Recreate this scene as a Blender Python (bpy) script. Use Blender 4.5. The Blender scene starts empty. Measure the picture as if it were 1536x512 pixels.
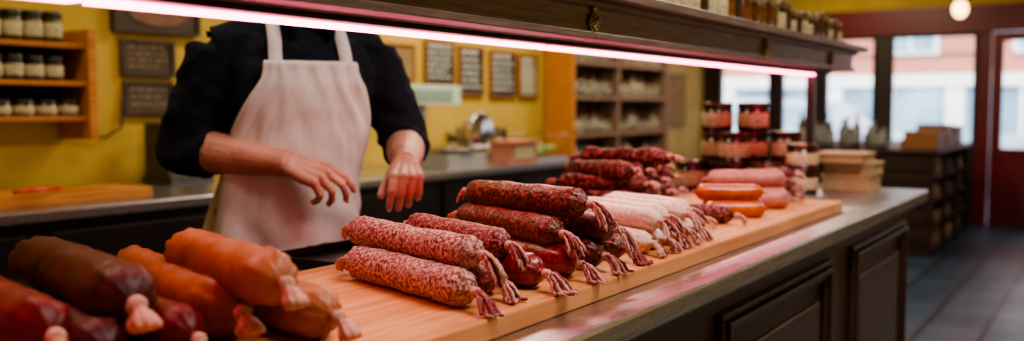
import bpy, math, random
from mathutils import Vector, Matrix, noise
from mathutils.bvhtree import BVHTree
random.seed(7)
V=Vector
def lin(h):
    h=h.lstrip('#'); o=[]
    for i in (0,2,4):
        c=int(h[i:i+2],16)/255
        o.append(c/12.92 if c<=.04045 else ((c+.055)/1.055)**2.4)
    return (o[0],o[1],o[2],1)
# ------------------------------------------------------------ materials
def M(name,c1,c2=None,scale=5,rough=.5,metal=0,bump=0,bscale=60,tex='noise',stretch=(1,1,1),ramp=(.35,.65),coat=0,
      emit=None,es=0,sss=0,rvar=0,c3=None,detail=4,bstretch=None,spec=.5,c3amt=.6):
    m=bpy.data.materials.new(name); m.use_nodes=True
    nt=m.node_tree; N=nt.nodes; L=nt.links
    b=N['Principled BSDF']
    c1=lin(c1) if isinstance(c1,str) else c1
    b.inputs['Base Color'].default_value=c1
    b.inputs['Roughness'].default_value=rough; b.inputs['Metallic'].default_value=metal
    b.inputs['Coat Weight'].default_value=coat; b.inputs['Coat Roughness'].default_value=.22
    b.inputs['Specular IOR Level'].default_value=spec
    if sss:
        b.inputs['Subsurface Weight'].default_value=sss
        b.inputs['Subsurface Radius'].default_value=(.01,.004,.002); b.inputs['Subsurface Scale'].default_value=1
    if emit:
        b.inputs['Emission Color'].default_value=lin(emit); b.inputs['Emission Strength'].default_value=es
    tc=N.new('ShaderNodeTexCoord')
    def mapped(s):
        mp=N.new('ShaderNodeMapping'); mp.inputs['Scale'].default_value=s
        L.new(tc.outputs['Object'],mp.inputs['Vector']); return mp.outputs['Vector']
    if c2:
        c2=lin(c2) if isinstance(c2,str) else c2
        if tex=='voronoi':
            t=N.new('ShaderNodeTexVoronoi'); t.inputs['Scale'].default_value=scale; out=t.outputs['Distance']
        else:
            t=N.new('ShaderNodeTexNoise'); t.inputs['Scale'].default_value=scale; t.inputs['Detail'].default_value=detail; out=t.outputs['Fac']
        L.new(mapped(stretch),t.inputs['Vector'])
        r=N.new('ShaderNodeValToRGB'); r.color_ramp.elements[0].position=ramp[0]; r.color_ramp.elements[1].position=ramp[1]
        r.color_ramp.elements[0].color=c1; r.color_ramp.elements[1].color=c2
        L.new(out,r.inputs['Fac']); col=r.outputs['Color']
        if c3:
            t3=N.new('ShaderNodeTexNoise'); t3.inputs['Scale'].default_value=scale*.18; t3.inputs['Detail'].default_value=3
            L.new(mapped(stretch),t3.inputs['Vector'])
            r3=N.new('ShaderNodeValToRGB'); r3.color_ramp.elements[0].position=.45; r3.color_ramp.elements[1].position=.7
            L.new(t3.outputs['Fac'],r3.inputs['Fac'])
            mx=N.new('ShaderNodeMixRGB'); L.new(col,mx.inputs['Color1'])
            mx.inputs['Color2'].default_value=lin(c3)
            mm=N.new('ShaderNodeMath'); mm.operation='MULTIPLY'; mm.inputs[1].default_value=c3amt
            L.new(r3.outputs['Color'],mm.inputs[0]); L.new(mm.outputs[0],mx.inputs['Fac'])
            col=mx.outputs['Color']
        L.new(col,b.inputs['Base Color'])
    if bump:
        t2=N.new('ShaderNodeTexNoise'); t2.inputs['Scale'].default_value=bscale; t2.inputs['Detail'].default_value=5
        L.new(mapped(bstretch or stretch),t2.inputs['Vector'])
        bp=N.new('ShaderNodeBump'); bp.inputs['Strength'].default_value=bump; bp.inputs['Distance'].default_value=.01
        L.new(t2.outputs['Fac'],bp.inputs['Height']); L.new(bp.outputs['Normal'],b.inputs['Normal'])
        if rvar:
            mr=N.new('ShaderNodeMapRange'); mr.inputs['To Min'].default_value=rough-rvar; mr.inputs['To Max'].default_value=rough+rvar
            L.new(t2.outputs['Fac'],mr.inputs['Value']); L.new(mr.outputs['Result'],b.inputs['Roughness'])
    return m
def tile_mat(name,c1,c2,mort,bw,bh,rough,off=0,msize=.006,bump=.3,vec='XY',rvar=.1):
    m=bpy.data.materials.new(name); m.use_nodes=True; nt=m.node_tree;N=nt.nodes;L=nt.links;b=N['Principled BSDF']
    tc=N.new('ShaderNodeTexCoord'); sp=N.new('ShaderNodeSeparateXYZ'); cb=N.new('ShaderNodeCombineXYZ')
    L.new(tc.outputs['Object'],sp.inputs[0]); L.new(sp.outputs[vec[0]],cb.inputs['X']); L.new(sp.outputs[vec[1]],cb.inputs['Y'])
    br=N.new('ShaderNodeTexBrick'); br.offset=off; br.inputs['Scale'].default_value=1
    br.inputs['Brick Width'].default_value=bw; br.inputs['Row Height'].default_value=bh; br.inputs['Mortar Size'].default_value=msize
    br.inputs['Color1'].default_value=lin(c1); br.inputs['Color2'].default_value=lin(c2); br.inputs['Mortar'].default_value=lin(mort)
    L.new(cb.outputs[0],br.inputs['Vector']); L.new(br.outputs['Color'],b.inputs['Base Color'])
    bp=N.new('ShaderNodeBump'); bp.inputs['Strength'].default_value=bump; bp.inputs['Distance'].default_value=.004; bp.invert=True
    L.new(br.outputs['Fac'],bp.inputs['Height']); L.new(bp.outputs['Normal'],b.inputs['Normal'])
    ns=N.new('ShaderNodeTexNoise'); ns.inputs['Scale'].default_value=3; L.new(tc.outputs['Object'],ns.inputs['Vector'])
    mr=N.new('ShaderNodeMapRange'); mr.inputs['To Min'].default_value=rough-rvar; mr.inputs['To Max'].default_value=rough+rvar
    L.new(ns.outputs['Fac'],mr.inputs['Value']); L.new(mr.outputs['Result'],b.inputs['Roughness'])
    return m
def glass_mat(name,fac=.12,tint=(1,1,1,1)):
    m=bpy.data.materials.new(name); m.use_nodes=True; nt=m.node_tree;N=nt.nodes;L=nt.links
    N.remove(N['Principled BSDF']); o=N['Material Output']
    t=N.new('ShaderNodeBsdfTransparent'); t.inputs[0].default_value=tint
    g=N.new('ShaderNodeBsdfGlossy'); g.inputs['Roughness'].default_value=.03
    mx=N.new('ShaderNodeMixShader'); mx.inputs[0].default_value=fac
    L.new(t.outputs[0],mx.inputs[1]); L.new(g.outputs[0],mx.inputs[2]); L.new(mx.outputs[0],o.inputs[0]); return m

steel=M('brushed_steel','#b4b6bc','#ced0d6',scale=8,stretch=(1,25,25),rough=.29,metal=1,bump=.04,bscale=10,rvar=.07,bstretch=(1,40,40))
steel_dk=M('dark_steel','#5a5a5c','#6b6b6d',scale=6,rough=.38,metal=1)
darkwood=M('dark_walnut','#33211a','#4a3429',scale=9,stretch=(1,14,14),rough=.36,coat=.3,bump=.08,bscale=12,bstretch=(1,20,20))
darkwoodv=M('dark_walnut_vertical','#231610','#35241c',scale=9,stretch=(14,14,1),rough=.45,spec=.3,bump=.08,bscale=12)
beamwood=M('gantry_wood','#584842','#76655c',scale=9,stretch=(1,14,14),rough=.42,coat=.25,bump=.1,bscale=14,bstretch=(1,20,20))
boardwood=M('board_beech','#c08050','#d89c68',scale=5,stretch=(1,14,14),rough=.55,spec=.3,bump=.06,bscale=12,bstretch=(1,25,25),c3='#a8683a')
shelfwood=M('shelf_oak','#a8682c','#c2843f',scale=6,stretch=(1,12,12),rough=.5,bump=.05,bscale=15)
unitwood=M('unit_wood','#6f4424','#8a5a32',scale=6,stretch=(1,12,12),rough=.5,bump=.05,bscale=15)
boxwood=M('box_pine','#98805c','#b29872',scale=8,stretch=(1,12,12),rough=.6,bump=.06,bscale=18)
yellow=M('yellow_plaster','#b5993e','#c6a950',scale=2.5,rough=.85,bump=.05,bscale=80)
olive=M('ceiling_paint','#b8a878','#c4b484',scale=2,rough=.9)
beige=M('beige_plaster','#b39a5e','#c2aa70',scale=3,rough=.85)
redpaint=M('red_paint','#5c0f1a','#6c1522',scale=3,rough=.35,coat=.2)
darktrim=M('dark_shopfront','#241818','#302020',scale=3,rough=.4,coat=.2)
blackm=M('black_frame','#18181a','#202022',scale=4,rough=.5)
brass=M('antique_brass','#8a7c5c','#b0a078',scale=60,rough=.4,metal=1,bump=.2,bscale=120)
ledm=M('pink_led','#ff8fa4',emit='#ff6a88',es=19)
chrome=M('chrome','#c8c8ca','#d8d8da',scale=4,rough=.15,metal=1)
slate=M('slate_board','#1d2426','#2b3335',scale=8,rough=.8)
chalk=M('chalk','#c8c8c0','#dcdcd4',scale=40,rough=.95)
ink=M('faded_ink','#7a6c58','#8c7c66',scale=40,rough=.95)
floorm=tile_mat('slate_floor_tile','#26384a','#324658','#090c10',.30,.30,.34,msize=.013,bump=.5)
brickm=tile_mat('street_brick','#b0503c','#c2604a','#c8a898',.24,.075,.85,off=.5,msize=.010,vec='YZ')
asphalt=M('street_asphalt','#8a9098','#9aa0a8',scale=3,rough=.7)
# ------------------------------------------------------------ mesh builder
class B:
    def __init__(s): s.v=[];s.f=[];s.m=[];s.sm=[]
    def add(s,vs,fs,mi=0,smooth=True):
        o=len(s.v); s.v+= [V(p) for p in vs]
        for f in fs: s.f.append([i+o for i in f]); s.m.append(mi); s.sm.append(smooth)
    def box(s,x0,x1,y0,y1,z0,z1,mi=0,rz=0,piv=None):
        vs=[V((x,y,z)) for z in (z0,z1) for y in (y0,y1) for x in (x0,x1)]
        if rz:
            c=piv or V(((x0+x1)/2,(y0+y1)/2,0)); R=Matrix.Rotation(rz,3,'Z')
            vs=[R@(p-c)+c for p in vs]
        s.add(vs,[[0,2,3,1],[4,5,7,6],[0,1,5,4],[2,6,7,3],[0,4,6,2],[1,3,7,5]],mi,False)
    def lathe(s,c,prof,n=20,mi=0,mis=None):
        c=V(c)
        vs=[]
        for r,z in prof:
            for i in range(n):
                a=2*math.pi*i/n; vs.append(c+V((r*math.cos(a),r*math.sin(a),z)))
        o=len(s.v); s.v+=vs
        for j in range(len(prof)-1):
            for i in range(n):
                k=(i+1)%n
                s.f.append([o+j*n+i,o+j*n+k,o+(j+1)*n+k,o+(j+1)*n+i]); s.m.append(mis[j] if mis else mi); s.sm.append(True)
    def tube(s,pts,rad,n=12,mi=0,caps=True,flat=None,up=None,ribs=0,ribamp=0):
        pts=[V(p) for p in pts]
        if not isinstance(rad,(list,tuple)): rad=[rad]*len(pts)
        vs=[];fs=[]
        t0=(pts[1]-pts[0]).normalized()
        u=V(up) if up else (V((0,0,1)) if abs(t0.z)<.9 else V((1,0,0)))
        for j,p in enumerate(pts):
            a=pts[max(j-1,0)]; b=pts[min(j+1,len(pts)-1)]
            t=(b-a); t=t.normalized() if t.length>1e-9 else t0
            u=(u-t*u.dot(t)).normalized(); w=t.cross(u)
            fl=flat if flat else 1
            for i in range(n):
                an=2*math.pi*i/n; rr=rad[j]*(1+(ribamp*math.cos(ribs*an) if ribs else 0))
                vs.append(p+u*(rr*fl*math.cos(an))+w*(rr*math.sin(an)))
        for j in range(len(pts)-1):
            for i in range(n):
                k=(i+1)%n; fs.append([j*n+i,j*n+k,(j+1)*n+k,(j+1)*n+i])
        if caps:
            fs.append(list(range(n))[::-1]); fs.append([(len(pts)-1)*n+i for i in range(n)])
        s.add(vs,fs,mi)
    def ellip(s,c,ax,n=16,mi=0):
        c=V(c); ax=[V(a) for a in ax]; vs=[c-ax[2]]; m=n//2
        for j in range(1,m):
            ph=-math.pi/2+math.pi*j/m
            for i in range(n):
                a=2*math.pi*i/n
                vs.append(c+ax[0]*(math.cos(ph)*math.cos(a))+ax[1]*(math.cos(ph)*math.sin(a))+ax[2]*math.sin(ph))
        vs.append(c+ax[2]); fs=[]
        for i in range(n):
            k=(i+1)%n; fs.append([0,1+k,1+i])
            for j in range(m-2): fs.append([1+j*n+i,1+j*n+k,1+(j+1)*n+k,1+(j+1)*n+i])
            fs.append([1+(m-2)*n+i,1+(m-2)*n+k,len(vs)-1])
        s.add(vs,fs,mi)
    def build(s,name,mats,bevel=0,parent=None,mat=None):
        me=bpy.data.meshes.new(name)
        me.from_pydata([tuple(p) for p in s.v],[],s.f)
        for m in mats: me.materials.append(m)
        me.polygons.foreach_set('material_index',s.m); me.polygons.foreach_set('use_smooth',s.sm)
        me.update()
        o=bpy.data.objects.new(name,me); bpy.context.collection.objects.link(o)
        if mat is not None: o.matrix_world=mat
        if bevel:
            md=o.modifiers.new('bev','BEVEL'); md.width=bevel; md.segments=2; md.limit_method='ANGLE'; md.angle_limit=.8
        if parent:
            o.parent=parent; o.matrix_parent_inverse=Matrix.Translation(-parent.location)
        return o
def boxes(name,lst,mats,bevel=0):
    b=B()
    for l in lst: b.box(*l)
    return b.build(name,mats,bevel)
def remesh(b,voxel,iters,fac=.5):
    o=b.build('tmp',[])
    m=o.modifiers.new('r','REMESH'); m.mode='VOXEL'; m.voxel_size=voxel; m.use_smooth_shade=True
    s=o.modifiers.new('s','SMOOTH'); s.factor=fac; s.iterations=iters
    dg=bpy.context.evaluated_depsgraph_get(); dg.update()
    me=bpy.data.meshes.new_from_object(o.evaluated_get(dg))
    bpy.data.objects.remove(o)
    for p in me.polygons: p.use_smooth=True
    return me
# ------------------------------------------------------------ butcher
C=V((1.669,1.738,0)); LD=V((.876,-.481,0)).normalized(); FD=V((-.481,-.876,0)).normalized()
def W(l,f,z): return C+LD*l+FD*f+V((0,0,z))
emp=bpy.data.objects.new('butcher',None); emp.location=C; bpy.context.collection.objects.link(emp); emp.empty_display_size=.2
white=M('white_trim','#e8e8e4','#f2f2ee',scale=3,rough=.6)
skin=M('skin','#bc8672','#d4a492',scale=14,rough=.5,bump=.14,bscale=260,sss=.15,c3='#c47a6c')
nailm=M('nail','#d0a498','#dcb0a4',scale=20,rough=.3,coat=.3)
knit=M('navy_sweater','#10131d','#1a202e',scale=120,rough=.9,bump=.5,bscale=420,spec=.25)
cloth=M('apron_cotton','#d2ccca','#dedad8',scale=9,rough=.9,bump=.25,bscale=260,spec=.2)
trou=M('trousers','#16161a','#202026',scale=80,rough=.85,bump=.2,bscale=300); shoe=M('shoe_leather','#141010','#1e1816',scale=20,rough=.35)
hairm=M('hair','#1c120c','#2e2016',scale=90,stretch=(6,6,1),rough=.5,bump=.6,bscale=120)
rings=[(.78,-.035,.0,.165,.115),(.86,-.035,.0,.178,.122),(.95,-.033,.0,.176,.122),(1.02,-.028,.005,.166,.118),(1.08,-.02,.01,.165,.118),(1.15,-.012,.015,.172,.120),(1.22,-.005,.02,.182,.124),(1.28,0,.022,.188,.124),(1.33,.0,.018,.188,.118),(1.375,.004,.012,.172,.102),(1.41,.006,.01,.135,.082),(1.44,.008,.015,.088,.066),(1.465,.008,.022,.068,.062)]
def tors(z):
    if z<=rings[0][0]: return rings[0][1:]
    for a,b_ in zip(rings,rings[1:]):
        if a[0]<=z<=b_[0]:
            t=(z-a[0])/(b_[0]-a[0]); return tuple(a[i]+(b_[i]-a[i])*t for i in range(1,5))
    return rings[-1][1:]
def ringpt(z,th,off=0):
    cl_,cf,a,b_=tors(z); c_,s_=math.cos(th),math.sin(th); e=.86
    x=math.copysign(abs(c_)**e,c_)*(a+off); y=math.copysign(abs(s_)**e,s_)*(b_+off)
    return cl_+x,cf+y
b=B(); n=40; zs=[.78+.0137*i for i in range(51)]; vs=[]
for z in zs:
    for i in range(n):
        l,f=ringpt(z,2*math.pi*i/n); vs.append(W(l,f,z))
fs=[[j*n+i,j*n+(i+1)%n,(j+1)*n+(i+1)%n,(j+1)*n+i] for j in range(len(zs)-1) for i in range(n)]+[list(range(n))[::-1],[(len(zs)-1)*n+i for i in range(n)]]
b.add(vs,fs)
RS,RE,RW=(-.195,.0,1.362),(-.271,-.031,1.130),(-.070,.180,1.098)
LS,LE,LW=(.195,.0,1.362),(.275,.033,1.136),(.194,.240,1.094)
def mix(a,b_,t): return tuple(a[i]+(b_[i]-a[i])*t for i in range(3))
for Sh,El,Wr,sg in ((RS,RE,RW,-1),(LS,LE,LW,1)):
    b.tube([W(sg*.06,.01,1.395),W(sg*.13,.005,1.385),W(*Sh)],[.055,.062,.066],20)
    b.tube([W(*mix(Sh,El,t)) for t in (-.04,0,.2,.4,.6,.8,1)],[.058,.070,.071,.068,.065,.062,.060],20)
    b.ellip(W(*El),[(.061,0,0),(0,.061,0),(0,0,.061)],16)
    b.tube([W(*mix(El,Wr,t)) for t in (0,.1,.2,.27)],[.060,.060,.057,.054],20)
    b.tube([W(*mix(El,Wr,t)) for t in (.2,.225,.26,.29)],[.055,.0595,.0595,.055],20)
me=remesh(b,.0075,5)
for v in me.vertices:
    p=v.co; nn=v.normal
    q=V((p.x*9,p.y*9,p.z*16)); a=noise.noise(q); d1=(1-abs(a)*2.2); a2=1-abs(noise.noise(V((p.x*20+7,p.y*20,p.z*26))))*2.4
    elb=min((p-W(*RE)).length,(p-W(*LE)).length); am=.006+.008*max(0,1-elb/.18)
    v.co=p+nn*(am*d1+.35*am*a2-.005+.002*noise.noise(p*40))
me.materials.append(knit)
sw=bpy.data.objects.new('sweater',me); bpy.context.collection.objects.link(sw); sw.parent=emp; sw.matrix_parent_inverse=Matrix.Translation(-C)
bvh=BVHTree.FromPolygons([v.co for v in me.vertices],[tuple(p.vertices) for p in me.polygons])
b=B()
pts=[]
for i in range(19):
    a=math.radians(-250+i*(320/18)) ; pts.append(W(.008+.068*math.cos(a),.020+.063*math.sin(a)+(.03 if math.sin(a)>.7 else 0),1.468-.035*max(0,math.sin(a))))
b.tube(pts,.017,10,0,flat=1.3)
for sg in (-1,1):
    b.tube([W(.008+sg*.05,.085,1.45),W(.008+sg*.04,.112,1.425),W(.008+sg*.045,.128,1.395)],[.018,.02,.006],10,0,flat=.4)
b.build('collar',[knit],parent=emp)
nails=B()
def fing(b,base,d,ax,lens,curls,rads):
    p=base.copy(); pts=[base-d*.02,p.copy()]; rr=[rads[0],rads[0]]
    cur=d.normalized()
    for i,(L_,c_) in enumerate(zip(lens,curls)):
        cur=Matrix.Rotation(math.radians(c_),3,ax)@cur
        for k in (.5,1): pts.append(p+cur*L_*k); rr.append((rads[i]*.5+rads[i+1]*.5)*.96 if k<1 else rads[i+1]*1.08)
        p=p+cur*L_
    pts.append(p+cur*rads[-1]*.55); rr[-1]=rads[-1]; rr.append(rads[-1]*.6)
    b.tube(pts,rr,12)
    return p,cur
def hand(Wr,El,h,dors,right,curlset,thumbdir,spread=1):
    h=h.normalized(); dors=(dors-h*dors.dot(h)).normalized()
    tside=(dors.cross(h)) if right else (h.cross(dors))
    axis=h.cross(dors).normalized()
    if (Matrix.Rotation(.3,3,axis)@h).dot(dors)>0: axis=-axis
    b=B(); w=W(*Wr); e=W(*El)
    b.tube([e.lerp(w,t) for t in (.1,.25,.45,.65,.85,1)],[.046,.050,.048,.041,.033,.0295],20)
    b.ellip(w,[tside*.031,h*.028,dors*.023],14)
    offs=(.031,.0103,-.0103,-.030); kn=(.088,.092,.087,.079)
    lens=((.039,.024,.020),(.043,.027,.021),(.040,.026,.020),(.032,.020,.018))
    for i in range(4):
        kb=w+h*kn[i]+tside*offs[i]+dors*(.004-.003*abs(i-1.2))
        st=w+h*.01+tside*offs[i]*.55
        b.tube([st,st.lerp(kb,.5)-dors*.003,kb],[.0172,.016,.0125],14)
        b.ellip(kb+dors*.002,[tside*.0105,h*.012,dors*.0110],12)
        dd=(h+tside*(offs[i]*1.2*spread)).normalized()
        t_,c_=fing(b,kb,dd,axis,lens[i],curlset[i],(.0103,.0095,.0086,.0074))
        dn=c_.cross(axis).normalized()
        if (dn.dot(dors)+dn.dot(h)*.5)<0: dn=-dn
        nails.ellip(t_+dn*.0062-c_*.001,[c_*.0068,axis*.0050,dn*.0016],10)
    b.ellip(w+h*.053-dors*.004,[tside*.035,h*.046,dors*.0155],16)
    tb=w+h*.022+tside*.024-dors*.006
    td=(h*thumbdir[0]+tside*thumbdir[1]-dors*thumbdir[2]).normalized()
    b.tube([w+h*.008+tside*.01-dors*.004,tb,tb+td*.034],[.016,.0165,.0125],12)
    td2=(td+h*.35-dors*.15).normalized(); td3=(td2+h*.25-dors*.1).normalized()
    p1=tb+td*.038; p2=p1+td2*.032; p3=p2+td3*.026
    b.tube([p1-td*.012,p1,p1.lerp(p2,.5),p2,p2.lerp(p3,.6),p3],[.012,.0118,.0105,.0108,.0098,.006],12)
    tn=(tside*.6+dors*.6); tn=(tn-td3*tn.dot(td3)).normalized(); nails.ellip(p3-td3*.010+tn*.0078,[td3*.0075,td3.cross(tn)*.0058,tn*.0016],10)
    me=remesh(b,.0025,2)
    for v in me.vertices:
        v.co+=v.normal*(.0007*noise.noise(v.co*90)+.0012*noise.noise(v.co*28))
    me.materials.append(skin)
    nm='forearm_and_hand_right' if right else 'forearm_and_hand_left'
    o=bpy.data.objects.new(nm,me); bpy.context.collection.objects.link(o); o.parent=emp; o.matrix_parent_inverse=Matrix.Translation(-C)
camside=V((-.62,-.76,.1)).normalized()
up=V((0,0,1))
hR=W(.004,.240,1.066)-W(*RW)
hand(RW,RE,hR,up*.75+camside*.65,True,((14,30,22),(26,38,26),(42,46,28),(54,50,28)),(.9,.1,.8),.8)
hL=W(.168,.312,1.066)-W(*LW)
hand(LW,LE,hL,up*.7+camside*.7,False,((38,42,26),(52,48,28),(62,50,28),(68,52,28)),(.85,.45,.5))
nails.build('fingernails',[nailm],parent=emp)
# apron
b=B(); nu=60; zt=1.338; zb=.50; nz=84; vs=[]
def alpha(z):
    if z>1.30: return math.radians(31+ (zt-z)/.04*2)
    if z>1.10:
        t=(1.30-z)/.20; return math.radians(33+55*t**1.15)
    return math.radians(88+min(1,(1.10-z)/.15)*22)
for j in range(nz+1):
    z=zt-(zt-zb)*j/nz; al=alpha(z)
    for i in range(nu+1):
        u=-1+2*i/nu; th=math.pi/2-al*u
        flare=.0 if z>.95 else (.95-z)*.10
        off=.013+flare; zz=max(z,.8)
        l,f=ringpt(zz,th,off)
        am=.003+.018*max(0,min(1,(1.14-z)/.28))
        fold=am*math.sin(u*13+2.4*math.sin(z*6)+z*4)*.45+am*.9*noise.noise(V((u*3,z*5,1)))+.010*noise.noise(V((u*4+z*6,z*10,4)))+.003*noise.noise(V((u*12,z*20,9)))
        if j<2: fold+=.003
        nl,nf=math.cos(th),math.sin(th)
        p=W(l+nl*fold,f+nf*fold,z)
        hit=bvh.ray_cast(p+ (LD*nl+FD*nf)*.06,-(LD*nl+FD*nf),.12)
        if hit[0] is not None and z>1.0 and abs(u)<.9:
            need=(hit[0]-p).dot(LD*nl+FD*nf)+.006
            if 0<need<.03: p+=(LD*nl+FD*nf)*need
        vs.append(p)
fs=[[j*(nu+1)+i,j*(nu+1)+i+1,(j+1)*(nu+1)+i+1,(j+1)*(nu+1)+i] for j in range(nz) for i in range(nu)]
b.add(vs,fs)
ap=b.build('apron',[cloth],parent=emp); sm=ap.modifiers.new('sol','SOLIDIFY'); sm.thickness=.003; sm.offset=1
b=B()
for sg in (-1,1):
    pts=[]
    for k in range(26):
        a=math.radians(9+k*6.3); l=sg*(.090-.015*min(1,k/12))
        org=W(l,.0,1.24); dr=(FD*math.cos(a)+up*math.sin(a))
        hit=bvh.ray_cast(org+dr*.5,-dr,.6)
        if hit[0] is not None and hit[0].z>1.305: pts.append((hit[0]+dr*.008,dr))
    w=.016; vs=[]
    for p,dr in pts: vs+=[p-LD*w,p+LD*w,p+LD*w+dr*.003,p-LD*w+dr*.003]
    fs=[]
    for j in range(len(pts)-1):
        for i in range(4): fs.append([j*4+i,j*4+(i+1)%4,(j+1)*4+(i+1)%4,(j+1)*4+i])
    b.add(vs,fs,0)
b.build('apron_straps',[cloth],parent=emp)
b=B(); b.tube([W(*(ringpt(1.08,math.radians(a),.016)),1.08-.01*abs(math.cos(math.radians(a)))) for a in range(180,361,12)],.006,8); b.build('apron_tie',[cloth],parent=emp)
b=B()
b.tube([W(-.035,0,.90),W(-.035,0,.84),W(-.035,0,.78)],[.15,.16,.15],20)
for sg in (-1,1):
    b.tube([W(-.035+sg*.08,0,.84),W(-.035+sg*.095,.01,.65),W(-.035+sg*.10,.02,.48),W(-.035+sg*.10,0,.28),W(-.035+sg*.10,-.01,.08)],[.095,.088,.068,.062,.060],18)
me=remesh(b,.012,4); me.materials.append(trou)
o=bpy.data.objects.new('trousers',me); bpy.context.collection.objects.link(o); o.parent=emp; o.matrix_parent_inverse=Matrix.Translation(-C)
b=B()
for sg in (-1,1):
    q=W(-.035+sg*.10,.04,0)
    b.ellip(q+up*.045+FD*.02,[LD*.05,FD*.14,up*.045],16); b.tube([q+up*.04-FD*.06,q+up*.1-FD*.055],[.045,.045],14)
    b.box(q.x-.04,q.x+.04,q.y-.04,q.y+.04,.002,.02)
me=remesh(b,.007,3); me.materials.append(shoe)
o=bpy.data.objects.new('shoes',me); bpy.context.collection.objects.link(o); o.parent=emp; o.matrix_parent_inverse=Matrix.Translation(-C)
hc=(.01,.075,1.60)
Rh=Matrix.Rotation(math.radians(16),3,LD)
if (Rh@FD).z>0: Rh=Matrix.Rotation(math.radians(-16),3,LD)
hw=W(*hc)
def H(l,f,z): return hw+Rh@(LD*l+FD*f+up*z)
lx,fx,ux=Rh@LD,Rh@FD,Rh@up
b=B()
b.tube([W(.008,.01,1.42),W(.009,.03,1.48),H(0,-.02,-.06),H(0,-.02,0)],[.064,.057,.056,.055],20)
b.ellip(H(0,-.015,.045),[lx*.076,fx*.096,ux*.083],20); b.ellip(H(0,.022,-.01),[lx*.064,fx*.068,ux*.088],20)
b.ellip(H(0,.048,-.078),[lx*.034,fx*.030,ux*.026],14)
for sg in (-1,1):
    b.tube([H(sg*.055,.0,-.02),H(sg*.045,.035,-.065),H(sg*.012,.06,-.088)],[.022,.02,.018],12)
    b.ellip(H(sg*.038,.066,-.005),[lx*.022,fx*.016,ux*.018],12)
    b.ellip(H(sg*.079,-.012,.0),[lx*.008,fx*.019,ux*.031],12)
    b.ellip(H(sg*.011,.094,-.024),[lx*.009,fx*.010,ux*.008],10)
    b.tube([H(sg*.012,.088,.033),H(sg*.045,.078,.034)],[.009,.007],10)
b.tube([H(0,.084,.028),H(0,.098,-.002),H(0,.108,-.022)],[.009,.010,.012],12)
b.ellip(H(0,.086,-.048),[lx*.024,fx*.009,ux*.0055],12); b.ellip(H(0,.083,-.058),[lx*.021,fx*.010,ux*.0065],12)
me=remesh(b,.0036,3); me.materials.append(skin)
o=bpy.data.objects.new('head',me); bpy.context.collection.objects.link(o); o.parent=emp; o.matrix_parent_inverse=Matrix.Translation(-C)
b=B()
for sg in (-1,1):
    b.ellip(H(sg*.031,.077,.016),[lx*.0135,fx*.0125,ux*.0095],14,0); b.ellip(H(sg*.031,.0885,.014),[lx*.0055,fx*.002,ux*.0055],12,1)
    b.tube([H(sg*.015,.098,.040),H(sg*.032,.096,.045),H(sg*.05,.082,.040)],[.004,.005,.003],8,1)
b.build('eyes_and_brows',[white,hairm],parent=emp)
b=B(); b.ellip(H(0,-.024,.062),[lx*.083,fx*.097,ux*.082],20); b.ellip(H(0,-.055,.01),[lx*.076,fx*.064,ux*.075],20); b.ellip(H(0,.04,.112),[lx*.055,fx*.045,ux*.028],14)
me=remesh(b,.005,3)
for v in me.vertices: v.co+=v.normal*.004*noise.noise(v.co*60)
me.materials.append(hairm); o=bpy.data.objects.new('hair',me); bpy.context.collection.objects.link(o); o.parent=emp; o.matrix_parent_inverse=Matrix.Translation(-C)
# ------------------------------------------------------------ room
XE=10.8
boxes('floor',[(-1.6,XE+.1,-1.6,4.4,-.1,0)],[floorm])
boxes('ceiling',[(-1.6,XE+.1,-1.6,4.4,3.0,3.1)],[olive])
boxes('wall_back',[(-1.6,7.62,3.6,3.7,0,3.0),(7.62,7.72,3.6,4.3,0,3.0)],[yellow])
boxes('wall_alcove',[(7.72,XE+.1,4.3,4.4,0,3.0)],[beige])
boxes('wall_left',[(-1.7,-1.6,-1.6,3.7,0,3.0)],[yellow])
boxes('wall_front',[(-1.6,XE+.1,-1.7,-1.6,0,3.0)],[beige])
ops=[(3.46,4.1),(3.02,3.36),(2.3,2.86),(1.30,2.16),(-1.2,-.1)]
L=[(XE,XE+.12,-1.6,4.3,2.28,3.0,1),(XE-.03,XE+.12,-1.6,4.3,2.0,2.28,0)]
for a,b_ in ops: L.append((XE,XE+.12,a,b_,0,.82,2))
for a,b_ in ((4.1,4.3),(3.36,3.46),(2.86,3.02),(2.16,2.3),(-1.6,-1.2)): L.append((XE,XE+.12,a,b_,0,2.0,2))
for a,b_ in ((1.17,1.30),(-.1,.19)): L.append((XE,XE+.12,a,b_,0,2.0,0))
boxes('wall_street',L,[redpaint,yellow,darktrim])
gl=glass_mat('window_glass',.05)
for i,(a,b_) in enumerate(ops):
    w=B(); t=.035
    for q in ((a,a+t,.82,2.0),(b_-t,b_,.82,2.0),(a+t,b_-t,.82,.82+t),(a+t,b_-t,2.0-t,2.0),(a+t,b_-t,1.76,1.78)): w.box(XE-.02,XE+.06,*q,0)
    w.box(XE+.03,XE+.036,a+t,b_-t,.82+t,2.0-t,1)
    w.build('window_%d'%(i+1),[blackm,gl])
d=B()
for q in ((.2,.30,0,1.99),(1.06,1.16,0,1.99),(.30,1.06,1.9,1.99),(.30,1.06,0,.80)): d.box(XE-.02,XE+.05,*q,0)
d.box(XE-.035,XE-.02,.38,.98,.14,.66,0); d.box(XE-.045,XE-.035,.44,.92,.2,.6,0)
d.box(XE+.01,XE+.016,.30,1.06,.8,1.9,1); d.tube([(XE-.07,.36,.95),(XE-.07,.36,1.25)],.012,8,2)
d.box(XE-.07,XE-.02,.35,.37,.96,.98,2);d.box(XE-.07,XE-.02,.35,.37,1.22,1.24,2)
d.build('door_1',[redpaint,gl,brass],.004)
boxes('baseboard_street',[(XE-.025,XE,1.30,4.3,0,.14)],[blackm])
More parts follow.
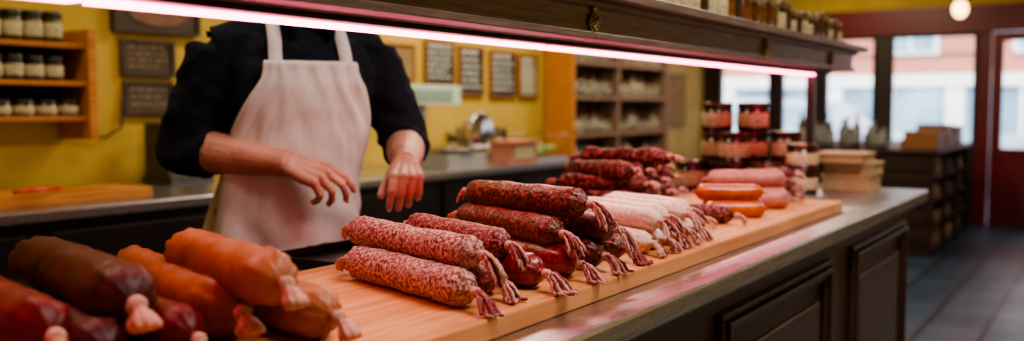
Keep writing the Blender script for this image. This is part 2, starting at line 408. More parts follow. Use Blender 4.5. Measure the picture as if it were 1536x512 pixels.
boxes('baseboard_back',[(-1.6,7.62,3.58,3.6,0,.12)],[blackm])
boxes('street_ground',[(XE+.12,40,-14,20,-.15,-.05)],[asphalt])
dglass=M('street_glass','#5f7a90','#a8c0cc',scale=1,rough=.1)
bd=B(); bd.box(20,21,-14,18,-.05,9,0)
bd.box(19.85,20.0,-14,18,1.62,1.86,1); bd.box(19.9,20.0,-14,18,-.05,.5,1)
for k in range(-6,8):
    yy=k*2.3+.3
    bd.box(19.88,20.02,yy,yy+.35,.5,1.62,1); bd.box(19.93,19.99,yy+.35,yy+2.3,.5,1.62,2); bd.box(19.9,19.95,yy+1.28,yy+1.36,.5,1.62,1)
    bd.box(19.93,20.02,yy+.5,yy+1.5,2.25,4.0,1); bd.box(19.9,19.95,yy+.58,yy+1.42,2.33,3.9,2); bd.box(19.88,19.92,yy+.97,yy+1.03,2.33,3.9,1)
    bd.box(19.93,20.02,yy+.5,yy+1.5,5.2,7.2,1); bd.box(19.9,19.95,yy+.58,yy+1.42,5.3,7.1,2)
bd.build('brick_building',[brickm,white,dglass])
for cy in (4.6,-.6):
    c=B()
    prof=[(-2.1,.25),(-2.1,.65),(-1.9,.8),(-1.2,.88),(-.7,1.32),(.7,1.36),(1.3,.92),(2.05,.8),(2.15,.5),(2.1,.25)]
    vs=[(14.4,cy+p[0],p[1]) for p in prof]+[(16.1,cy+p[0],p[1]) for p in prof]; n=len(prof)
    c.add(vs,[list(range(n)),list(range(n,2*n))[::-1]]+[[i,(i+1)%n,n+(i+1)%n,n+i][::-1] for i in range(n)],0,False)
    c.box(14.38,14.41,cy-.95,cy-.05,.93,1.24,1);c.box(14.38,14.41,cy+.05,cy+.95,.93,1.24,1)
    for yy in (-1.35,1.35):
        c.tube([(14.36,cy+yy,.27),(14.6,cy+yy,.27)],.32,20,2); c.tube([(14.34,cy+yy,.27),(14.37,cy+yy,.27)],.18,14,3)
    c.build('parked_car',[bpy.data.materials.get('car_paint') or M('car_paint','#b8c4d0','#c4d0dc',scale=2,rough=.25,coat=.6),dglass,blackm,chrome],.03)
# ------------------------------------------------------------ main counter
ct=B(); ct.box(-.9,3.76,.603,1.45,.88,.92,0); ct.build('counter_top',[steel],.006)
cb=B(); cb.box(-.85,3.66,.66,1.40,0,.88,0)
cb.box(-.86,3.67,.64,.66,0,.13,0); cb.box(-.86,3.675,.635,.66,.855,.88,0)
def panel(b,x0,x1,z0,z1,y=.66):
    w=.05
    for k,(o,dp) in enumerate(((0,.016),(.018,.026),(.036,.014))):
        wd=.016
        b.box(x0+o,x1-o,y-dp,y,z1-o-wd,z1-o,0);b.box(x0+o,x1-o,y-dp,y,z0+o,z0+o+wd,0)
        b.box(x0+o,x0+o+wd,y-dp,y,z0+o+wd,z1-o-wd,0);b.box(x1-o-wd,x1-o,y-dp,y,z0+o+wd,z1-o-wd,0)
    b.box(x0+.1,x1-.1,y-.012,y,z0+.1,z1-.1,0)
for x0 in (-.36,.68,1.74,2.80): panel(cb,x0,x0+.78 if x0>2 else x0+.82,.18,.82)
cb.build('service_counter',[darkwood],.004)
bb=B(); bb.box(.35,2.84,.69,1.17,.92,.95,0); bb.build('cutting_board',[boardwood],.004)
# ------------------------------------------------------------ gantry
g=B()
g.box(-.6,3.72,.88,1.06,1.362,1.43,0); g.box(-.6,3.74,.865,1.08,1.425,1.437,0)
g.box(-.6,3.78,.835,1.10,1.437,1.457,0); g.box(-.6,3.73,.872,.885,1.362,1.376,0)
g.box(-.6,3.70,.955,1.045,1.354,1.362,2)
g.box(3.60,3.63,.99,1.02,.92,1.362,1);g.box(3.57,3.66,.96,1.05,.92,.928,1)
g.box(.0,.03,.99,1.02,.92,1.362,1);g.box(-.03,.06,.96,1.05,.92,.928,1)
for x in (-.45,.55,1.63,2.68,3.4): # rosettes
    zc=1.394
    g.tube([(x,.881,zc),(x,.873,zc)],.021,16,3); g.tube([(x,.876,zc),(x,.866,zc)],[.012,.006],12,3)
    for k in range(8):
        a=k*math.pi/4; g.ellip((x+.014*math.cos(a),.872,zc+.014*math.sin(a)),[(.0045,0,0),(0,.004,0),(0,0,.0045)],8,3)
    g.ellip((x,.875,zc+.026),[(.009,0,0),(0,.005,0),(0,0,.010)],10,3); g.ellip((x,.875,zc-.024),[(.007,0,0),(0,.005,0),(0,0,.009)],10,3)
g.build('gantry_shelf',[beamwood,steel_dk,blackm,brass],.002)
led=B()
for a,b_ in ((-.55,.62),(.64,1.62),(1.64,2.62),(2.64,3.58)): led.box(a,b_,.982,1.014,1.347,1.3535,0)
led.build('led_strip_light',[ledm])
# ------------------------------------------------------------ jars
def jar(b,x,y,z,r,h,mi=(0,1,2),n=18,lab=True):
    k=r
    prof=[(0,0),(k*.9,0),(k,h*.04),(k,h*.16),(k*1.012,h*.17),(k*1.012,h*.62),(k,h*.63),(k,h*.7),(k*.9,h*.76),(k*.9,h*.78),(k*.97,h*.78),(k*.99,h*.80),(k*.99,h*.97),(k*.93,h),(0,h)]
    g_,l_,c_=mi
    mis=[g_,g_,g_,g_,l_ if lab else g_,l_ if lab else g_,g_,g_,g_,c_,c_,c_,c_,c_]
    b.lathe((x,y,z),prof,n,mis=mis)
def contents(name,c1,c2): return M(name,c1,c2,scale=70,rough=.12,coat=.8,bump=.1,bscale=60)
j_meat=contents('jar_preserve','#2c100a','#582216'); j_green=contents('jar_pickle','#3a3312','#5e5424'); j_dark=contents('jar_dark','#1e1410','#3a2618'); j_amber=contents('jar_amber','#4a2810','#7a4a20')
lab1=M('paper_label','#cdb494','#8a4434',scale=60,stretch=(1,1,3),ramp=(.56,.64),rough=.7); lab2=M('cream_label','#c0b48c','#8a8468',scale=80,stretch=(1,1,3),ramp=(.5,.6),rough=.7)
lid1=M('copper_lid','#4a3228','#6a4a3c',scale=30,rough=.32,metal=.9); lid2=M('pale_lid','#7a6c50','#8c7e60',scale=30,rough=.35,metal=.7); lid3=M('black_lid','#201c1a','#2e2a26',scale=30,rough=.35)
for (x,y,nst) in ((3.41,1.30,3),(3.45,1.175,3),(3.505,1.063,2),(3.33,1.20,2),(3.31,1.365,1),(3.31,1.08,1)):
    for i in range(nst):
        b=B(); jar(b,0,0,0,.058,.108,n=32)
        b.build('preserve_jar',[j_meat,lab1,lid1],mat=Matrix.Translation((x,y,.9203+i*.1085))@Matrix.Rotation(random.uniform(0,6),4,'Z'))
for i in range(2):
    b=B(); jar(b,0,0,0,.056,.088,n=32); b.build('preserve_jar',[j_meat,lab1,lid1],mat=Matrix.Translation((3.375,.965,.9203+i*.0885)))
b=B()
x=1.72
while x<3.66:
    for y in (.93,1.015):
        h=random.choice((.085,.095,.105)); jar(b,x+random.uniform(-.005,.005),y,1.457,random.uniform(.025,.029),h,mi=(random.choice((0,3,4,4)),1,2),n=14,lab=random.random()<.5)
    x+=.064
b.build('gantry_jars',[j_amber,lab2,lid2,j_meat,j_dark])
def crate(b,x0,x1,y0,y1,z0,z1,mi=0):
    b.box(x0,x1,y0,y1,z0+.004,z1-.012,mi); b.box(x0-.005,x1+.005,y0-.005,y1+.005,z1-.012,z1,mi); b.box(x0-.003,x1+.003,y0-.003,y1+.003,z0,z0+.008,mi)
for q in ((3.51,3.69,.76,.93,.921,.982),(3.52,3.70,.755,.925,.9825,1.026),(3.47,3.67,.78,.95,1.0265,1.062)):
    b=B(); crate(b,*q); b.build('wooden_box',[boxwood],.002)
# ------------------------------------------------------------ sausages
twine=M('pink_twine','#b47870','#dcb4a8',scale=400,rough=.85); twine_r=M('red_twine','#6a2028','#a85858',scale=300,rough=.8)
cas_pale=M('casing_tail','#b07060','#d49c88',scale=120,rough=.55)
salamiM=M('salami_casing','#74302e','#d4aaa2',scale=200,ramp=(.42,.60),rough=.62,spec=.3,bump=.45,bscale=150,c3='#c49a94',detail=4,c3amt=.4)
salami2M=M('salami_casing_dark','#6a1c20','#bc7c76',scale=190,ramp=(.46,.64),rough=.5,spec=.35,bump=.35,bscale=150,detail=3)
chorM=M('chorizo_casing','#4c140c','#a84a34',scale=150,ramp=(.46,.68),rough=.38,coat=.15,bump=.45,bscale=100,detail=4)
chorM2=M('chorizo_dark','#42100c','#8e3226',scale=150,ramp=(.46,.7),rough=.38,coat=.15,bump=.4,bscale=100)
redM=M('red_sausage','#6c0c14','#a83038',scale=110,ramp=(.42,.7),rough=.32,coat=.3,bump=.22,bscale=90)
paleM=M('pale_sausage','#d6ac9c','#f2dccc',scale=110,ramp=(.35,.68),rough=.48,spec=.4,bump=.14,bscale=90,sss=.08)
orM=M('smoked_orange','#8c4a2a','#ae6a46',scale=22,ramp=(.3,.7),rough=.42,spec=.3,bump=.16,bscale=60,c3='#8a4630')
orbM=M('bright_orange','#a83c0c','#d06820',scale=30,ramp=(.3,.7),rough=.32,coat=.2,bump=.1,bscale=70)
brM=M('smoked_brown','#361410','#54261e',scale=24,ramp=(.3,.7),rough=.44,spec=.22,bump=.2,bscale=60,c3='#3c1812')
drM=M('smoked_red','#4c0e0b','#6c1c18',scale=24,ramp=(.3,.7),rough=.42,spec=.22,bump=.2,bscale=60)
fuetM=M('fuet_casing','#431212','#b07068',scale=95,ramp=(.46,.64),rough=.62,spec=.3,bump=.6,bscale=90,c3='#6a2a28',detail=4,c3amt=.5)
hamM=M('ham_sausage','#b46c68','#cc8c84',scale=40,ramp=(.3,.7),rough=.42,spec=.35,bump=.08,bscale=80)
def tassel(b,p,d,drop,length,rnd,mi,ns=14,sr=.0022,spread=.35,grav=.13):
    side=d.cross(V((0,0,1))).normalized()
    for k in range(3):
        q=p+d*(.002+.0042*k); b.tube([q-d*.0022,q,q+d*.0022],[.0055,.0078,.0055],10,mi)
    for k in range(ns):
        a=rnd.uniform(0,6.28); rr=.005*math.sqrt(rnd.random())
        q=p+d*.012+side*(rr*math.cos(a))+V((0,0,rr*math.sin(a)))
        dr=(d+side*(spread*math.cos(a)*rnd.uniform(.3,1))+V((0,0,spread*math.sin(a)*rnd.uniform(.2,.9)-.25))).normalized()
        pts=[q.copy()]; L_=length*rnd.uniform(.75,1.15); st=L_/9; ph=rnd.uniform(0,6)
        for j in range(9):
            dr=(dr+V((0,0,-grav))).normalized()
            q=q+dr*st+side*(.0018*math.sin(ph+j*1.9))+V((0,0,.0014*math.cos(ph+j*1.9)))
            if q.z<-drop+sr+.001: q.z=-drop+sr+.001+.003*rnd.random(); dr=(V((dr.x,dr.y,.12))+d*.2).normalized()
            pts.append(q.copy())
        b.tube(pts,[sr]*4+[sr*1.15]*4+[sr*1.1,sr*.8],5,mi if rnd.random()<.7 else 3)
def sausage(name,p0,p1,r,mat,surf=.95,end='tassel',end0='tail',bend=.0,seed=0,tl=.05,twm=None,lump=.03,ribs=11,ns=24):
    rnd=random.Random(seed*13+5)
    p0=V(p0);p1=V(p1); ax=p1-p0; Ln=ax.length; ax.normalize()
    c=(p0+p1)/2
    y=V((0,0,1)).cross(ax).normalized(); z=ax.cross(y)
    mat4=Matrix((( ax.x,y.x,z.x,c.x),(ax.y,y.y,z.y,c.y),(ax.z,y.z,z.z,c.z),(0,0,0,1)))
    b=B(); n=30; h=Ln/2; cap=1.25*r
    xs=[]
    for i in range(10): xs.append(-h+cap*(1-math.cos(i/10*math.pi/2)))
    m=26
    for i in range(m+1): xs.append(-h+cap+(Ln-2*cap)*i/m)
    for i in range(1,11): xs.append(h-cap+cap*math.sin(i/10*math.pi/2))
    vs=[];off=V((rnd.uniform(0,50),rnd.uniform(0,50),rnd.uniform(0,50)))
    def cen(x):
        k=x/h; return V((x,bend*(1-k*k),0))
    for x in xs:
        e=max(0,min(x+h,h-x)); q=min(e/cap,1)
        rr=r*max(.17,max(0,1-(1-q)**2.3)**.62)
        wr=max(0,1-e/(cap*1.5))
        for i in range(n):
            a=2*math.pi*i/n
            R=rr*(1+.10*wr*math.cos(ribs*a+seed)+.05*wr*math.cos(5*a+seed*2))
            p=cen(x)+V((0,R*math.cos(a),R*math.sin(a)))
            nz=noise.noise(p*22+off)*lump*2+noise.noise(p*60+off)*lump
            p+=V((0,math.cos(a),math.sin(a)))*nz*rr
            vs.append(p)
    fs=[[j*n+i,j*n+(i+1)%n,(j+1)*n+(i+1)%n,(j+1)*n+i] for j in range(len(xs)-1) for i in range(n)]
    b.add(vs,fs,0)
    drop=c.z-surf
    for sgn,kind in ((1,end),(-1,end0)):
        d=V((sgn,0,0)); p=cen(sgn*h)
        nr=.17*r
        if kind=='none':
            b.tube([p-d*.002,p+d*.006,p+d*.012],[nr,nr*.9,nr*.4],10,0); continue
        b.tube([p-d*.003,p+d*.004,p+d*.008],[nr*1.15,nr,nr*.9],14,0,ribs=6,ribamp=.15)
        pe=p+d*.006
        if kind=='tassel': tassel(b,pe,d,drop,tl,rnd,1,ns=ns,spread=.42)
        elif kind=='tail': tassel(b,pe,d,drop,tl*.45,rnd,1,ns=8,spread=.5)
        elif kind=='frill':
            q=d.copy(); pts=[pe]
            for j in range(7):
                q=(q+V((0,0,-.18))).normalized(); pts.append(pts[-1]+q*.0055)
            b.tube(pts,[nr*1.1,nr*1.5,nr*.95,nr*1.2,nr*1.7,nr*2.1,nr*2.4,nr*2.2],24,2,ribs=8,ribamp=.25,flat=.6)
            for kk in (.005,.009): b.tube([pe+d*(kk-.002),pe+d*kk,pe+d*(kk+.002)],[nr*1.3,nr*1.7,nr*1.3],12,1)
    return b.build(name,[mat,twm or twine,cas_pale,twine_r],mat=mat4)
S=sausage
S('smoked_sausage',(.69,1.235,1.022),(.595,.870,1.022),.038,brM,end='frill',bend=.008,seed=1,lump=.05)
S('smoked_sausage',(.834,1.228,.990),(.728,.862,.990),.038,orM,end='frill',bend=-.006,seed=2,lump=.05)
S('smoked_sausage',(.800,1.065,1.035),(.716,.775,1.035),.033,orM,end='frill',bend=.006,seed=3,lump=.05)
S('smoked_sausage',(.850,1.10,.984),(.790,.770,.984),.033,orM,end='frill',seed=4,lump=.05)
S('smoked_sausage',(.60,1.229,1.000),(.520,.895,1.000),.036,drM,end='frill',bend=-.008,seed=5,lump=.05)
S('smoked_sausage',(.71,1.17,.981),(.64,.83,.981),.030,drM,end='frill',seed=6,lump=.05)
S('smoked_sausage',(.62,1.19,.981),(.555,.85,.981),.030,brM,end='frill',seed=7,lump=.05)
S('salami',(1.127,1.054,.978),(1.026,.742,.978),.0275,salamiM,seed=11,bend=.004,tl=.05,lump=.045)
S('salami',(1.18,1.097,1.021),(1.071,.760,1.021),.025,salamiM,seed=12,bend=-.004,tl=.046,lump=.045)
S('salami',(1.215,1.06,.977),(1.118,.765,.977),.0265,salami2M,seed=13)
S('salami',(1.288,1.06,1.018),(1.185,.790,1.018),.025,salami2M,seed=14,tl=.04)
S('red_sausage',(1.300,1.05,.977),(1.202,.735,.977),.027,redM,seed=15,tl=.055,twm=twine)
S('red_sausage',(1.40,1.05,.977),(1.307,.735,.977),.026,redM,seed=16,tl=.05)
S('chorizo',(1.505,1.05,.976),(1.405,.74,.976),.026,chorM2,seed=17,lump=.05)
S('chorizo',(1.437,1.060,1.022),(1.315,.770,1.022),.026,chorM,seed=18,bend=.006,lump=.05)
S('chorizo',(1.52,1.04,1.021),(1.42,.725,1.021),.025,chorM2,seed=19,lump=.05)
S('chorizo',(1.455,1.052,1.066),(1.380,.757,1.066),.026,chorM,seed=20,bend=-.004,tl=.055,lump=.05)
S('chorizo',(1.60,1.05,.974),(1.51,.75,.974),.024,chorM,seed=21,twm=twine_r,lump=.05)
for i,(x,z,yy) in enumerate(((1.60,.973,.74),(1.665,.973,.745),(1.73,.973,.75),(1.795,.973,.75),(1.86,.973,.76),(1.63,1.012,.735),(1.695,1.013,.75),(1.765,1.013,.74),(1.83,1.013,.76))):
    S('pale_sausage',(x+.095,yy+.235,z),(x,yy,z),.0225,paleM,seed=30+i,bend=random.uniform(-.006,.006),tl=.038,ns=14)
rnd=random.Random(3)
k=0
for lay,cnt in enumerate((8,8,7,5,3)):
    for i in range(cnt):
        f=(i-(cnt-1)/2)*.046; z=.972+lay*.032
        cx=2.20+f*.95+rnd.uniform(-.012,.012); cy=1.105+f*.25+rnd.uniform(-.03,.03); a=rnd.uniform(-.75,.55)
        hl=rnd.uniform(.085,.125); dx=math.sin(a)*hl; dy=math.cos(a)*hl
        S('fuet_sausage',(cx+dx,cy+dy,z+rnd.uniform(-.002,.012)),(cx-dx,cy-dy,z+rnd.uniform(-.002,.008)),rnd.uniform(.018,.0210),fuetM,seed=50+k,bend=rnd.uniform(-.03,.03),tl=.03,end='tail',lump=.14); k+=1
S('dried_sausage',(2.06,.99,.972),(2.02,.80,.972),.021,fuetM,seed=101,end='tail',lump=.08)
S('dried_sausage',(2.15,.93,.972),(2.13,.77,.972),.020,fuetM,seed=102,end='tail',lump=.08)
S('orange_sausage',(2.276,.925,1.008),(2.365,.775,1.008),.021,orbM,seed=103,end='none',end0='none')
S('orange_sausage',(2.22,.88,.971),(2.31,.750,.971),.0205,orbM,seed=104,end='none',end0='none')
S('orange_sausage',(2.31,.92,.971),(2.39,.78,.971),.0205,orbM,seed=105,end='none',end0='none')
S('ham_sausage',(2.52,.990,1.024),(2.64,.800,1.024),.026,hamM,seed=106,end='none',end0='none')
S('ham_sausage',(2.44,.95,.977),(2.55,.76,.977),.026,hamM,seed=107,end='none',end0='none')
S('ham_sausage',(2.54,.97,.977),(2.635,.79,.977),.026,hamM,seed=108,end='none',end0='none')
for i in range(9):
    S('dried_sausage',(2.69+.017*i,.98-.01*i+rnd.uniform(-.02,.02),.970+(i%3)*.030),(2.72+.015*i,.80+.005*i,.970+(i%3)*.030),.0165,fuetM,seed=110+i,end='tail',tl=.03,lump=.12,bend=rnd.uniform(-.02,.02))
kn=B()
kn.add([(1.02,1.30,.922),(1.20,1.26,.922),(1.24,1.235,.922),(1.20,1.22,.922),(1.03,1.235,.922)]+[(1.02,1.30,.925),(1.20,1.26,.924),(1.24,1.235,.9235),(1.20,1.22,.924),(1.03,1.235,.925)],
  [[4,3,2,1,0],[5,6,7,8,9]]+[[i,(i+1)%5,5+(i+1)%5,5+i] for i in range(5)],0,False)
kn.tube([(1.02,1.268,.931),(.97,1.28,.934),(.90,1.292,.931)],[.010,.014,.012],12,1,flat=.6)
kn.build('butcher_knife',[chrome,blackm])
tr=B(); tr.box(1.25,1.50,1.19,1.40,.92,.925,0)
for q in ((1.25,1.50,1.19,1.195),(1.25,1.50,1.395,1.40),(1.25,1.255,1.195,1.395),(1.495,1.50,1.195,1.395)): tr.box(*q,.925,.942,0)
tr.build('black_tray',[M('black_plastic','#121214','#1c1c20',scale=8,rough=.25)],.002)
# ------------------------------------------------------------ back counter & wall things
b=B(); b.box(-1.2,5.2,2.85,3.575,.865,.9,0); b.box(-1.15,5.15,2.92,3.575,.0,.865,1)
for i in range(9): b.box(-1.1+i*.7,-1.1+i*.7+.62,2.90,2.92,.12,.82,1)
b.build('back_counter',[steel,M('counter_dark','#1c1614','#2a201c',scale=6,rough=.4)],.004)
b=B()
for z in (1.175,1.31,1.455): b.box(.9,2.17,3.40,3.59,z,z+.018,0)
b.box(2.15,2.185,3.38,3.6,1.10,1.53,0); b.box(.9,2.15,3.585,3.598,1.175,1.5,1)
b.build('jar_shelf',[shelfwood,M('shelf_back','#2a1c12','#3a281a',scale=5,rough=.7)],.003)
b=B()
for z,h,mi in ((1.473,.12,0),(1.328,.095,3),(1.193,.062,4)):
    x=.95
    while x<2.12:
        for y in (3.44,3.53): jar(b,x,y,z,.036 if h>.07 else .04,h*random.uniform(.95,1.02),mi=(mi,1,2),n=14)
        x+=.078 if h>.07 else .088
b.build('shelf_jars',[j_green,lab2,lid3,j_dark,j_meat])
def sign(name,x0,x1,z0,z1,fm,inner,lines=6,y=3.6,seed=1,fw=.018,wr=None):
    r=random.Random(seed); b=B()
    b.box(x0+fw,x1-fw,y-.014,y-.002,z0+fw,z1-fw,1)
    b.box(x0,x1,y-.022,y-.002,z1-fw,z1,0);b.box(x0,x1,y-.022,y-.002,z0,z0+fw,0);b.box(x0,x0+fw,y-.022,y-.002,z0+fw,z1-fw,0);b.box(x1-fw,x1,y-.022,y-.002,z0+fw,z1-fw,0)
    H=(z1-z0-2*fw)
    for i in range(lines):
        zz=z1-fw-H*(i+.7)/(lines+.5); x=x0+fw+.015
        hh=H/(lines*3.2)*(1.5 if i==0 else 1)
        while x<x1-fw-.03:
            w=r.uniform(.012,.045)
            if x+w<x1-fw-.01: b.box(x,x+w,y-.016,y-.0145,zz,zz+hh,2)
            x+=w+r.uniform(.008,.016)
    b.build(name,[fm,inner,wr or chalk])
sign('chalkboard_sign',4.50,4.80,1.36,1.64,unitwood,slate,seed=1)
sign('chalkboard_sign',4.85,5.12,1.30,1.62,unitwood,slate,seed=2)
sign('chalkboard_sign',5.20,5.52,1.29,1.61,unitwood,slate,seed=3)
sign('chalkboard_sign',5.56,5.80,1.29,1.60,unitwood,M('menu_paper','#8a8468','#9c967a',scale=5,rough=.8),seed=4)
npap=M('notice_paper','#8c7048','#a08458',scale=6,rough=.8); dfr=M('dark_frame','#3a2c20','#4a3a2c',scale=8,rough=.5)
sign('framed_notice',4.15,4.40,1.38,1.60,unitwood,npap,seed=5,wr=ink)
sign('framed_notice',2.43,2.70,1.36,1.52,dfr,M('aged_print','#463a2c','#584a38',scale=9,rough=.8),seed=6,lines=4,wr=ink)
sign('framed_notice',2.44,2.69,1.19,1.34,dfr,M('aged_print2','#4a4238','#5c5246',scale=9,rough=.8),seed=7,lines=3,wr=ink)
b=B(); b.box(2.40,2.82,3.575,3.598,1.555,1.73,0)
vs=[(2.61+.15*math.cos(a*math.pi/12),3.57,1.642+.06*math.sin(a*math.pi/12)) for a in range(24)]
b.add(vs,[list(range(24))],1,False)
for z in (1.55,1.725): b.box(2.39,2.83,3.565,3.6,z,z+.015,0)
for x in (2.39,2.815): b.box(x,x+.015,3.565,3.6,1.565,1.725,0)
b.build('framed_picture',[dfr,M('oval_print','#6a4c38','#7e5c44',scale=12,rough=.6)])
b=B(); b.tube([(2.22,3.59,1.18),(2.25,3.58,1.12),(2.34,3.58,1.10),(2.42,3.58,1.14),(2.44,3.585,1.3)],.005,8); b.build('wall_cable',[blackm])
b=B(); b.box(2.50,2.72,3.36,3.56,.9,.93,0); b.box(2.50,2.53,3.38,3.54,.93,1.16,0); b.box(2.69,2.72,3.38,3.54,.93,1.16,0); b.tube([(2.53,3.46,1.06),(2.69,3.46,1.06)],.07,24,1); b.box(2.5,2.72,3.37,3.39,1.13,1.16,0)
b.build('paper_dispenser',[steel_dk,M('butcher_paper','#5c564e','#6c665c',scale=4,rough=.8)],.003)
b=B(); b.box(1.55,2.15,3.0,3.3,.9,.935,0); b.build('chopping_board',[shelfwood],.004)
b=B(); b.tube([(1.63,2.99,.953),(1.70,3.0,.955),(1.80,3.02,.953)],[.012,.016,.012],12,0,flat=.6)
b.add([(1.80,3.01,.951),(2.02,3.05,.951),(2.06,3.08,.951),(1.80,3.05,.951),(1.80,3.01,.954),(2.02,3.05,.954),(2.06,3.08,.954),(1.80,3.05,.954)],[[0,1,2,3][::-1],[4,5,6,7],[0,1,5,4],[1,2,6,5],[2,3,7,6],[3,0,4,7]],1,False)
b.build('red_handled_knife',[M('red_plastic','#b02a14','#c03a1c',scale=10,rough=.35),chrome])
# scale
b=B(); sx=.27
b.box(3.66+sx,4.02+sx,2.98,3.28,.9,.97,0); b.tube([(3.84+sx,3.13,.968),(3.84+sx,3.13,.99)],.06,16,1)
b.lathe((3.84+sx,3.13,.99),[(0,0),(.15,.0),(.17,.012),(.172,.016),(.15,.006),(0,.006)],32,1)
b.tube([(3.84+sx,3.30,.9),(3.84+sx,3.30,1.26)],.026,14,0)
b.box(3.60+sx,4.10+sx,3.22,3.33,1.24,1.35,2); b.box(3.66+sx,4.02+sx,3.214,3.22,1.265,1.325,3)
b.build('shop_scale',[M('scale_grey','#8c8c88','#9a9a96',scale=5,rough=.4),chrome,M('scale_mint','#b8ccbe','#c6d8c8',scale=4,rough=.4),M('scale_display','#7c9484','#8ca494',scale=5,rough=.25)],.012)
b=B(); b.box(4.34,4.72,3.08,3.38,.9,.96,0); b.tube([(4.5,3.16,1.08),(4.5,3.19,1.08)],.12,28,1); b.tube([(4.5,3.19,1.08),(4.5,3.29,1.06)],[.11,.06],20,0); b.box(4.40,4.70,3.07,3.15,.985,.995,1); b.box(4.46,4.54,3.22,3.32,.96,1.1,0); b.tube([(4.65,3.10,.99),(4.65,3.10,1.1)],.012,8,2)
b.build('meat_slicer',[M('slicer_body','#8c8880','#9a968e',scale=5,rough=.35,metal=.5),chrome,blackm],.006)
b=B(); b.box(4.38,4.66,2.88,3.02,.9,1.02,0); b.box(4.37,4.67,2.87,3.03,1.02,1.035,0); b.box(4.42,4.62,2.876,2.88,.93,1.0,1)
b.build('cardboard_box',[M('dusty_red_box','#a86c5c','#b87c68',scale=5,rough=.7),lab2],.004)
b=B()
for i in range(6): jar(b,4.62+.1*i,3.47,.9+.0,.042,.2 if i%2 else .17,mi=(0,1,2),n=14)
b.build('spice_jars',[j_dark,lab2,lid2])
b=B(); b.box(4.78,5.14,2.95,3.28,.9,.92,0)
for q in ((4.78,5.14,2.95,2.955),(4.78,5.14,3.275,3.28),(4.78,4.785,2.955,3.275),(5.135,5.14,2.955,3.275)): b.box(*q,.92,1.06,1)
b.box(4.78,5.14,2.95,3.28,1.06,1.068,1)
for i in range(40): b.ellip((random.uniform(4.82,5.10),random.uniform(2.99,3.24),random.uniform(.94,.98)),[(.03,0,0),(0,.025,0),(0,0,.02)],8,2)
b.build('salad_display_case',[steel,gl,M('salad_green','#6a7a40','#9aaa60',scale=20,rough=.5)])
b=B()
for (x,y,r,h,m_) in ((2.95,3.45,.05,.16,0),(3.08,3.48,.05,.12,1),(3.22,3.44,.045,.2,0),(3.36,3.47,.06,.1,2),(3.5,3.46,.05,.17,1),(3.62,3.48,.045,.13,0)): jar(b,x,y,.9,r,h,mi=(m_,3,4),n=14)
b.build('counter_canisters',[j_dark,j_amber,j_meat,lab2,lid3])
b=B(); x0,x1=5.9,7.6
b.box(x0,x0+.035,3.34,3.58,0,2.15,1); b.box(x1-.035,x1,3.34,3.58,0,2.15,0); b.box(6.66,6.695,3.36,3.57,0,2.12,0)
for z in (.1,.45,.75,1.0,1.28,1.54,1.82,2.12): b.box(x0+.035,x1-.035,3.36,3.57,z,z+.028,0)
b.box(x0+.035,x1-.035,3.565,3.578,0,2.15,2)
b.build('bottle_shelving_unit',[M('unit_taupe','#765e4c','#88705c',scale=6,stretch=(1,10,10),rough=.5),shelfwood,M('unit_back','#5a3c24','#6c4a2e',scale=4,rough=.7)],.003)
b=B()
def bottle(b,x,y,z,r,h,mi):
    b.lathe((x,y,z),[(0,0),(r,0),(r,h*.12),(r*1.01,h*.13),(r*1.01,h*.45),(r,h*.46),(r,h*.6),(r*.4,h*.75),(r*.36,h*.9),(r*.42,h*.9),(r*.42,h),(0,h)],12,mis=[mi,mi,mi,4,4,4,mi,mi,mi,5,5])
for z in (.478,.778,1.028,1.308,1.568,1.848):
    x=x0+.08
    while x<x1-.06:
        if abs(x-6.68)>.05:
            r_=random.uniform(.024,.034); h=random.uniform(.13,.21); mi=random.choice((0,1,2,3,3,0))
            if random.random()<.5: bottle(b,x,3.42+random.uniform(-.01,.01),z,r_,h,mi)
            else: jar(b,x,3.42,z,r_*1.1,h*.6,mi=(mi,4,5),n=12)
        x+=random.uniform(.06,.085)
b.build('shelf_bottles',[j_dark,j_amber,M('bottle_cream','#988a70','#a89a7c',scale=5,rough=.4),M('bottle_brown','#4a3420','#5c4430',scale=5,rough=.3),M('grey_label','#9c9888','#6a6658',scale=60,ramp=(.45,.55),rough=.6),lid2])
for i,(x0,x1,z0,z1) in enumerate(((8.3,8.7,1.3,1.7),(9.0,9.4,1.2,1.75),(9.75,10.2,1.0,1.6))):
    sign('framed_notice',x0,x1,z0,z1,unitwood,npap,y=4.3,seed=20+i,wr=ink)
# ------------------------------------------------------------ right side cabinet
b=B(); X0,X1,Y0,Y1=8.2,10.2,1.28,2.5
b.box(X0-.03,X1+.03,Y0-.03,Y1+.03,.84,.875,0); b.box(X0,X0+.04,Y0,Y1,0,.84,0); b.box(X0,X1,Y1-.04,Y1,0,.84,0); b.box(X1-.04,X1,Y0,Y1,0,.84,0); b.box(X0+.04,X1-.04,1.7,1.73,0,.84,0)
for z in (0.02,.22,.42,.62): b.box(X0+.04,X1-.04,Y0+.01,1.7,z,z+.03,0)
for x in (8.86,9.52): b.box(x,x+.03,Y0,1.7,.0,.84,0)
for z in (.1,.25,.40,.55,.70): b.box(X0-.012,X0,Y0+.04,Y1-.04,z,z+.11,0)
b.build('display_cabinet',[darkwoodv],.005)
b=B()
for z in (.05,.25,.45,.65):
    x=8.3
    while x<10.0:
        w=random.uniform(.1,.2); b.box(x,x+w,1.32,1.55,z,z+random.uniform(.08,.14),random.choice((0,1,2))); x+=w+.03
b.build('packaged_goods',[boxwood,M('pack_dark','#3a3430','#4a423c',scale=5,rough=.5),M('pack_tan','#7c6a54','#8c7a62',scale=5,rough=.6)],.004)
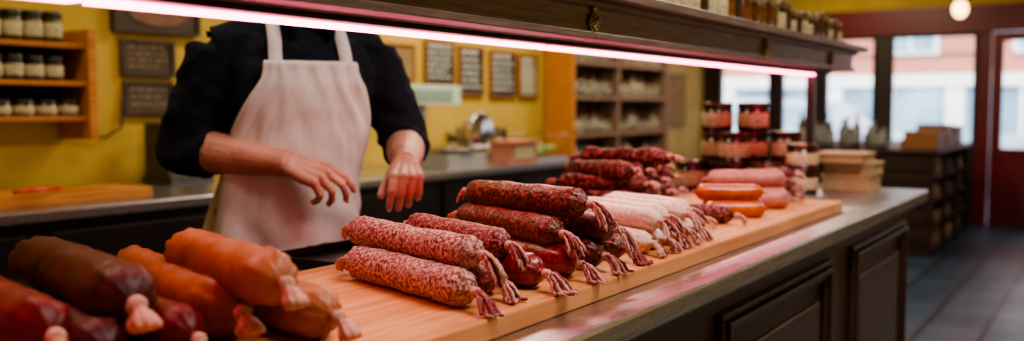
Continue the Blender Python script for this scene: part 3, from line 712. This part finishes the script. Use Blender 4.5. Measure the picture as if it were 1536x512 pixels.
for q in ((8.5,8.9,1.3,1.6,.875,.95),(8.52,8.88,1.31,1.58,.95,1.02),(9.0,9.4,1.3,1.6,.875,.97),(9.05,9.38,1.32,1.57,.97,1.07),(9.5,9.9,1.3,1.55,.875,1.05)):
    b=B(); crate(b,*q); b.build('wooden_box',[unitwood],.003)
b=B()
for i in range(14): bottle(b,8.32+.07*(i%4),1.70+.055*i,.875,random.uniform(.03,.045),random.uniform(.16,.36),i%4)
b.build('counter_bottles',[M('dk_bottle','#20242a','#2c3036',scale=4,rough=.2),j_dark,M('grey_tin','#5c6066','#6c7076',scale=5,rough=.4),j_dark,M('dim_label','#6c6c68','#7c7c78',scale=5,rough=.6),lid3])
# pendant lamp
b=B(); px,py,pz=8.6,1.18,2.04
b.tube([(px,py,3.0),(px,py,pz+.13)],.006,8,0); b.lathe((px,py,pz+.06),[(.0,.09),(.03,.085),(.035,.05),(.05,.02),(.05,0)],20,0)
b.lathe((px,py,2.97),[(0,0),(.05,.005),(.05,.03)],16,0)
b.ellip((px,py,pz),[(.06,0,0),(0,.06,0),(0,0,.075)],20,1)
b.build('pendant_lamp',[brass,M('warm_bulb','#ffe0a0',emit='#ffcf86',es=7)])
def fill_panel(x,y,sx,sy,power,col):  # unseen ceiling panel with area lamp, added as fill for the room's ambient light
    b=B(); b.box(x-sx/2-.03,x+sx/2+.03,y-sy/2-.03,y+sy/2+.03,2.95,3.0,0); b.build('added_fill_panel',[white],.005)
    ld=bpy.data.lights.new('ceiling_fill','AREA'); ld.shape='RECTANGLE'; ld.size=sx; ld.size_y=sy; ld.energy=power; ld.color=col
    o=bpy.data.objects.new('ceiling_fill',ld); o.location=(x,y,2.94); bpy.context.collection.objects.link(o)
warm=(1,.82,.60)
fill_panel(1.2,2.5,1.2,.4,24,warm); fill_panel(4.3,2.6,1.4,.4,70,warm); fill_panel(7.0,2.4,1.4,.4,60,warm)
fill_panel(1.6,-.1,1.6,.5,62,(1,.87,.78)); fill_panel(5.5,0.0,1.4,.5,60,(1,.90,.82)); fill_panel(9.3,2.5,1,.4,30,warm)
# ------------------------------------------------------------ world, sun, camera
w=bpy.data.worlds.new('World'); bpy.context.scene.world=w; w.use_nodes=True
bg=w.node_tree.nodes['Background']; bg.inputs[0].default_value=(.80,.90,1,1); bg.inputs[1].default_value=5.5
sd=bpy.data.lights.new('sun','SUN'); sd.energy=3.5; sd.angle=.05; sd.color=(1,.95,.88); so=bpy.data.objects.new('sun',sd)
so.rotation_euler=V((.75,.35,-.8)).to_track_quat('-Z','Y').to_euler(); bpy.context.collection.objects.link(so)
cd=bpy.data.cameras.new('camera'); cam=bpy.data.objects.new('camera',cd); bpy.context.collection.objects.link(cam)
th=math.atan(918/1400); p=math.atan(96/1400)
dv=V((math.cos(th)*math.cos(p),math.sin(th)*math.cos(p),-math.sin(p)))
cam.location=(0,0,1.23); cam.rotation_euler=dv.to_track_quat('-Z','Y').to_euler()
cd.lens=1400/1536*36; cd.sensor_width=36; cd.clip_start=.02
cd.dof.use_dof=True; cd.dof.focus_distance=1.5; cd.dof.aperture_fstop=2.2
bpy.context.scene.camera=cam
try: bpy.context.scene.view_settings.look='AgX - Medium High Contrast'
except Exception: pass
